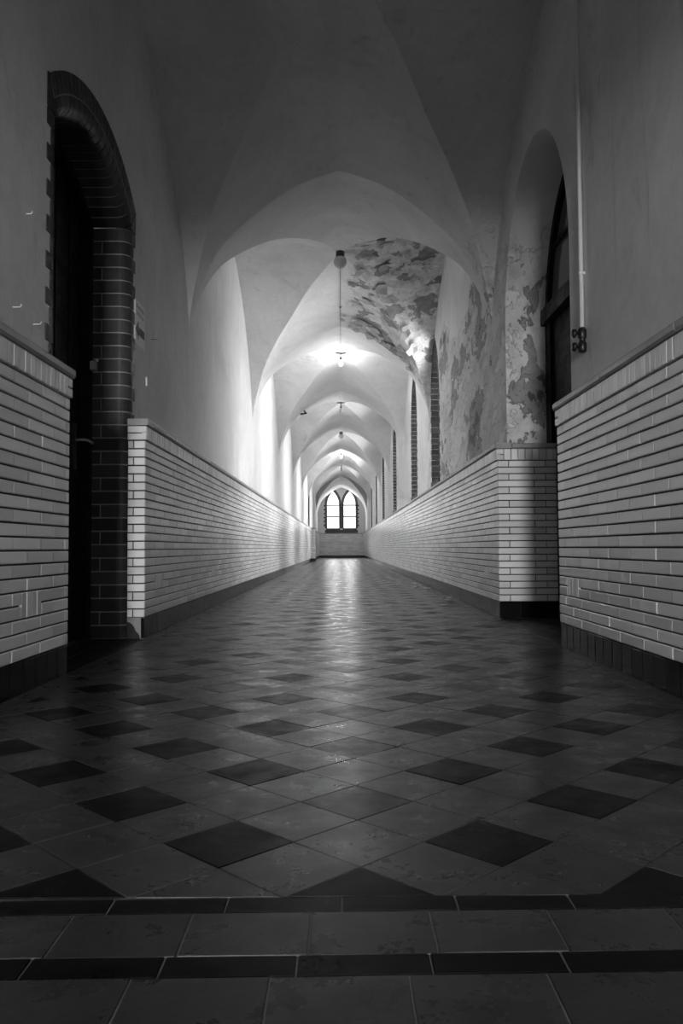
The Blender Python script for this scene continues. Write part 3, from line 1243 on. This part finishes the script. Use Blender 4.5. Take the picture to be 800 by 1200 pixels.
def nz(y, grow=0.0):
    t_ = max(1 - ((y - nc) / (nh + grow)) ** 2, 0)
    return NSPR + (NRISE + grow) * math.sqrt(t_)


for s in (-1, 1):
    e = nc + s * nh
    pw = .075 if s < 0 else .155
    plan = [(e, FD), (e - s * pw, FD), (e - s * pw, FD + .09), (e, FD + .09)]
    pyd('door_post', *extrude_plan(plan, 0, NSPR + .02, r3), nd, M['wood'])
for i in range(14):
    a0, a1 = math.pi * i / 14, math.pi * (i + 1) / 14
    q = []
    for d in (FD, FD + .09):
        for a, k_ in ((a0, 0), (a1, 0), (a1, .085), (a0, .085)):
            q.append(r3(nc + (nh + .01 - k_) * math.cos(a), d, NSPR + (NRISE + .01 - k_) * math.sin(a)))
    bm = bmesh.new()
    v_, f_ = hexa(q[:4], q[4:])
    bv = [bm.verts.new(p) for p in v_]
    for ff in f_:
        bm.faces.new([bv[k] for k in ff])
    from_bm('frame_head', bm, nd, M['wood'])
pyd('transom', *extrude_plan([(NY0, FD - .04), (NY1, FD - .04), (NY1, FD + .09), (NY0, FD + .09)], z_tr, z_tr + .13, r3), nd, M['wood'])
# fanlight glass and its bars
outl = [(nc + (nh - .02) * math.cos(math.pi * i / 20), NSPR + (NRISE - .02) * math.sin(math.pi * i / 20)) for i in range(21)]
for a, b, c_, d_ in ((NY0, nc - .02, 2.5, 3.12), (NY0, nc - .02, 3.15, 3.8), (nc + .02, NY1, 2.5, 3.12), (nc + .02, NY1, 3.15, 3.8)):
    p = clip_rect(outl, a, b, c_, d_)
    n_ = len(p)
    v_ = [r3(x, FD + .04, z) for x, z in p] + [r3(x, FD + .046, z) for x, z in p]
    f_ = [tuple(range(n_)), tuple(range(n_, 2 * n_))[::-1]] + [(i, (i + 1) % n_, n_ + (i + 1) % n_, n_ + i) for i in range(n_)]
    pyd('pane', v_, f_, nd, M['grimy'])
pyd('glazing_bar', *extrude_plan([(nc - .02, FD + .01), (nc + .02, FD + .01), (nc + .02, FD + .07), (nc - .02, FD + .07)], z_tr, NSPR + NRISE, r3), nd, M['wood'])
pyd('glazing_bar', *extrude_plan([(NY0, FD + .01), (NY1, FD + .01), (NY1, FD + .07), (NY0, FD + .07)], 3.12, 3.15, r3), nd, M['wood'])
# two leaves of boards, the nearer one standing a little proud
for li, (a, b, off) in enumerate(((NY0 + .075, nc - .003, -.06), (nc + .003, NY1 - .155, 0.0))):
    lf = pyd('door_leaf', *extrude_plan([(a, FD + .03 + off), (b, FD + .03 + off), (b, FD + .075 + off), (a, FD + .075 + off)], .01, z_tr - .005 - .06 * (li == 0), r3), nd, M['wood'])
    for j in range(2):
        z0, z1 = ((.18, 1.0), (1.15, 2.3))[j]
        pyd('panel', *extrude_plan([(a + .12, FD + .018 + off), (b - .12, FD + .018 + off), (b - .12, FD + .03 + off), (a + .12, FD + .03 + off)], z0, z1, r3), lf, M['wood'])
pyd('door_back', *extrude_plan([(NY0 - .05, FD + .095), (NY1 + .05, FD + .095), (NY1 + .05, FD + .11), (NY0 - .05, FD + .11)], 0, z_tr + .1, r3), nd, M['wood'])

# ------------------------------------------------------------------ pipe with valve on the right wall
pr = empty('wall_pipe', (PX - .022, 4.76, 1.71))
tag(pr, 'thin white painted pipe with black valve running up the plaster wall above the dado', 'pipe')


def child(o_, parent):
    o_.parent = parent
    o_.matrix_parent_inverse = parent.matrix_basis.inverted()
    return o_


px_, py_ = PX - .022, 4.76
child(lathe('tube', [(.0125, 1.88), (.0125, vault_z(PX, py_) + .02)], M['white_paint'], None, 'Z', (px_, py_, 0), 16), pr)
vb = child(lathe('valve_body', [(.014, 1.735), (.026, 1.745), (.026, 1.79), (.018, 1.80), (.018, 1.815), (.026, 1.825), (.026, 1.87), (.015, 1.885)], M['black_metal'], None, 'Z', (px_, py_, 0), 18), pr)
vb['label'] = 'black iron double valve body'
for z in (1.77, 1.85):
    child(lathe('valve_knob', [(.010, -.02), (.010, -.035), (.024, -.037), (.028, -.048), (.024, -.058), (.008, -.062)], M['black_metal'], None, 'X', (px_, py_, z), 18), pr)
for z in (2.2, 3.3):
    child(lathe('pipe_clip', [(.0165, z), (.0165, z + .016)], M['white_paint'], None, 'Z', (px_, py_, 0), 16), pr)
    child(box_obj('clip_foot', (px_, py_ - .006, z), (PX, py_ + .006, z + .016), M['white_paint']), pr)

# ------------------------------------------------------------------ arrow sign
sg = empty('wall_sign', (-PX, 5.80, 2.20))
tag(sg, 'small white notice with a dark arrow on the wall beside the door arch', 'sign')
child(box_obj('board', (-PX, 5.66, 2.045), (-PX + .006, 5.94, 2.36), M['paper'], None, .001), sg)
sx = -PX + .0066
ar = [(5.675, 2.148), (5.755, 2.218), (5.755, 2.178), (5.925, 2.178), (5.925, 2.118), (5.755, 2.118), (5.755, 2.078)]
n_ = len(ar)
v_ = [(sx - .001, y, z) for y, z in ar] + [(sx, y, z) for y, z in ar]
f_ = [(n_ + 0, n_ + 1, n_ + 6), tuple(n_ + i for i in (2, 3, 4, 5))] + [(i, (i + 1) % n_, n_ + (i + 1) % n_, n_ + i) for i in range(n_)]
f_[0] = (n_, n_ + 1, n_ + 6)
child(pyd('arrow', v_, f_, None, M['ink']), sg)
# two lines of faded, illegible print
rs = random.Random(3)
for li, (z, y0, y1) in enumerate(((2.312, 5.70, 5.91), (2.262, 5.70, 5.90))):
    y = y0
    pl = Pile()
    while y < y1:
        wd = rs.uniform(.008, .018)
        hgt = rs.choice((.022, .022, .030))
        pl.add(*hexa([(sx, y, z - .011), (sx, y + wd, z - .011), (sx, y + wd, z - .011 + hgt), (sx, y, z - .011 + hgt)],
                     [(sx - .001, y, z - .011), (sx - .001, y + wd, z - .011), (sx - .001, y + wd, z - .011 + hgt), (sx - .001, y, z - .011 + hgt)]))
        y += wd + rs.choice((.003, .003, .003, .012))
    child(pyd('print_line', pl.v, pl.f, None, M['ink_faint']), sg)

# ------------------------------------------------------------------ small wall hooks
for (y, z, ln, lab) in ((3.70, 2.14, .024, 'small bright hook high on the plaster beside the door arch'),
                        (3.56, 1.665, .034, 'small bright hook just over the dado coping, farther from the door arch'),
                        (3.80, 1.655, .034, 'small bright hook just over the dado coping, closer to the door arch')):
    hk = empty('wall_hook', (-PX, y, z))
    tag(hk, lab, 'hook', 'bright hooks on the plaster')
    child(tube('shank', [(-PX - .01, y, z), (-PX + ln, y, z)], .0028, M['white_paint']), hk)
    child(tube('tip', [(-PX + ln, y, z), (-PX + ln + .004, y, z + .012)], .0028, M['white_paint']), hk)
nl = tube('wall_nail', [(-PX - .01, 6.15, 2.19), (-PX + .05, 6.17, 2.19)], .002, M['black_metal'])
tag(nl, 'thin dark nail sticking out just past the arrow notice', 'nail')
sk = box_obj('wall_glint_stud', (-PX, 6.0, 1.80), (-PX + .01, 6.012, 1.87), M['white_paint'], None, .003)  # white bar standing in for a small bright glint
tag(sk, 'small white stud standing in for a bright glint below the arrow notice', 'stud')
bk_ = tube('ceiling_bracket', [(-.86, 18.8, vault_z(.86, 18.79) + .02), (-.80, 18.75, vault_z(.86, 18.79) - .06), (-.93, 18.7, vault_z(.86, 18.79) - .09)], .022, M['black_metal'])
tag(bk_, 'small dark bracket on the vault edge beyond the nearer glowing bulb', 'bracket')

# ------------------------------------------------------------------ ceiling lamps along the ridge


def crown(k):
    return -3.36 + (k + .5) * BAY


def point(loc, w_, r_=.035):
    d = bpy.data.lights.new('bulb_light', 'POINT')
    d.energy = w_
    d.shadow_soft_size = r_
    o_ = bpy.data.objects.new('bulb_light', d)
    o_.location = loc
    COL.objects.link(o_)
    return o_


def lamp(k, kind, label, power=0):
    y, z = crown(k), CROWN + .01
    rt = empty('ceiling_lamp', (0, y, z))
    tag(rt, label, 'lamp', 'lamps along the vault ridge')

    def add(nm, prof, mat):
        return child(lathe(nm, [(r_, z + h_) for r_, h_ in prof], M[mat], None, 'Z', (0, y, 0), 24), rt)
    if kind == 'globe':
        add('ceiling_rose', [(.035, 0), (.058, -.02), (.058, -.035)], 'brass')
        add('cap', [(.045, -.03), (.056, -.04), (.058, -.085), (.05, -.09)], 'brass')
        add('globe', [(.05, -.085)] + [(.084 * math.sin(a), -.15 + .084 * math.cos(a)) for a in [0.64 + (math.pi - .66) * i / 12 for i in range(13)]], 'opal')
    else:
        add('ceiling_rose', [(.02, 0), (.11, -.015), (.11, -.022), (.03, -.035)], 'brass')
        add('stem', [(.012, -.03), (.012, -.11)], 'brass')
        so = add('socket', [(.018, -.10), (.026, -.115), (.026, -.15), (.02, -.165)], 'brass')
        bu = add('bulb', [(.015, -.16), (.02, -.175), (.034, -.21), (.036, -.235), (.028, -.26), (.01, -.272), (.002, -.274)], 'bulb' if power else 'opal')
        bu.parent = so
        bu.matrix_parent_inverse = Matrix.Identity(4)
        if power:
            point((0, y, z - .34), power)
    return rt


lamp(2, 'globe', 'unlit round globe lamp at the crown of the peeling vault')
lamp(3, 'bulb', 'bare glowing bulb under the vault, the nearer of the two lit ones', 24)
lamp(4, 'bulb', 'small unlit bare fitting at the crown between the two glowing bulbs, nearer one')
lamp(5, 'globe', 'pale unlit globe lamp far down the ridge, just before the farther glowing bulb')
lamp(6, 'bulb', 'bare glowing bulb far down the corridor, the farther of the two lit ones', 24)
lamp(7, 'bulb', 'tiny unlit bare fitting beyond the farther glowing bulb')
# conduit clipped along the ridge, globe to the last lamp
pts = []
y = crown(2) + .06
while y < crown(3):
    pts.append((0.0, y, vault_z(0, y) - .012))
    y += .1
cd = empty('ceiling_conduit', (0, crown(2), CROWN))
tag(cd, 'thin dark cable along the vault ridge from the globe lamp to the glowing bulb', 'cable')
child(tube('cable', pts, .0038, M['wire'], None, 6), cd)
for k in range(2, 3):
    y = crown(k) + BAY / 2 - .75
    child(lathe('junction_box', [(.012, 0), (.02, -.004), (.02, -.02), (.012, -.024)], M['wire'], None, 'Z', (0, y, vault_z(0, y)), 12), cd)

# ------------------------------------------------------------------ loose plaster: scales on the vault, flakes on the floor
rs = random.Random(11)


def flake_mesh(r, curl, seed):
    q = random.Random(seed)
    n_ = q.randint(6, 9)
    top = []
    for i in range(n_):
        a = 2 * math.pi * i / n_ + q.uniform(-.2, .2)
        rr = r * q.uniform(.55, 1.15)
        x, y = rr * math.cos(a), rr * math.sin(a) * .8
        top.append((x, y, curl * (x * x + y * y) / r + .004))
    v_ = top + [(x, y, z - .005) for x, y, z in top] + [(0, 0, .004), (0, 0, -.001)]
    f_ = [(i, (i + 1) % n_, 2 * n_) for i in range(n_)] + [(n_ + (i + 1) % n_, n_ + i, 2 * n_ + 1) for i in range(n_)]
    f_ += [((i + 1) % n_, i, n_ + i, n_ + (i + 1) % n_) for i in range(n_)]
    me = bpy.data.meshes.new('plaster_flake')
    me.from_pydata(v_, [], f_)
    me.update()
    me.materials.append(M['flake'])
    return me


FM = [flake_mesh(.10, .35, s) for s in range(6)]
vault2 = [o for o in bpy.data.objects if o.name.startswith('ceiling') and abs(o.location.y - crown(2)) < .01 and o.type == 'MESH' and o.get('kind') == 'structure'][0]


def vault_normal(x, y):
    e = .02
    return Vector(((vault_z(x + e, y) - vault_z(x - e, y)) / (2 * e), (vault_z(x, y + e) - vault_z(x, y - e)) / (2 * e), -1)).normalized()


made = 0
while made < 90:
    if made < 45:      # along the edge of the broken coat at the far arch
        y = rs.uniform(12.75, 13.22)
        x = rs.uniform(.03, 1.15)
    else:
        x, y = rs.uniform(.15, 1.3), rs.uniform(8.6, 13.1)
    vv = abs(y - crown(2)) / (BAY / 2)
    if y < crown(2) and t_web(x, vv) > s_web(x, vv) - .02:
        continue
    nrm = vault_normal(x, y)
    o = link('plaster_scale', rs.choice(FM), vault2)
    sc = rs.uniform(.35, 1.35) * (1.0 if made >= 45 else .8)
    rot = nrm.to_track_quat('Z', 'Y').to_matrix().to_4x4()
    mt = Matrix.Translation(Vector((x, y, vault_z(x, y))) + nrm * .003) @ rot @ Matrix.Rotation(rs.uniform(-.25, .25), 4, 'X') @ Matrix.Rotation(rs.uniform(0, 6.3), 4, 'Z') @ Matrix.Scale(sc, 4)
    o.matrix_local = Matrix.Translation(vault2.location).inverted() @ mt
    made += 1

spots = [(1.20, 9.1, .7), (1.24, 9.6, .5), (1.12, 9.35, .35), (1.22, 11.8, .8), (1.10, 12.2, .6), (1.25, 12.6, .7), (1.18, 13.4, .6), (1.24, 8.2, .5), (1.05, 8.5, .25), (-.62, 5.2, .2), (.35, 6.4, .15)]
FL = ['first', 'second', 'third', 'fourth', 'fifth', 'sixth', 'seventh', 'eighth', 'ninth']
for i, (x, y, s) in enumerate(sorted(spots[:9], key=lambda q: q[1])):
    o = link('plaster_flake', FM[i % 6], None, None, (x, y, .004), rs.uniform(0, 6))
    o.scale = (s, s, s)
    tag(o, 'pale plaster flake on the floor below the peeling wall, %s from the niche' % FL[i], 'plaster flake', 'plaster flakes fallen below the peeling wall')
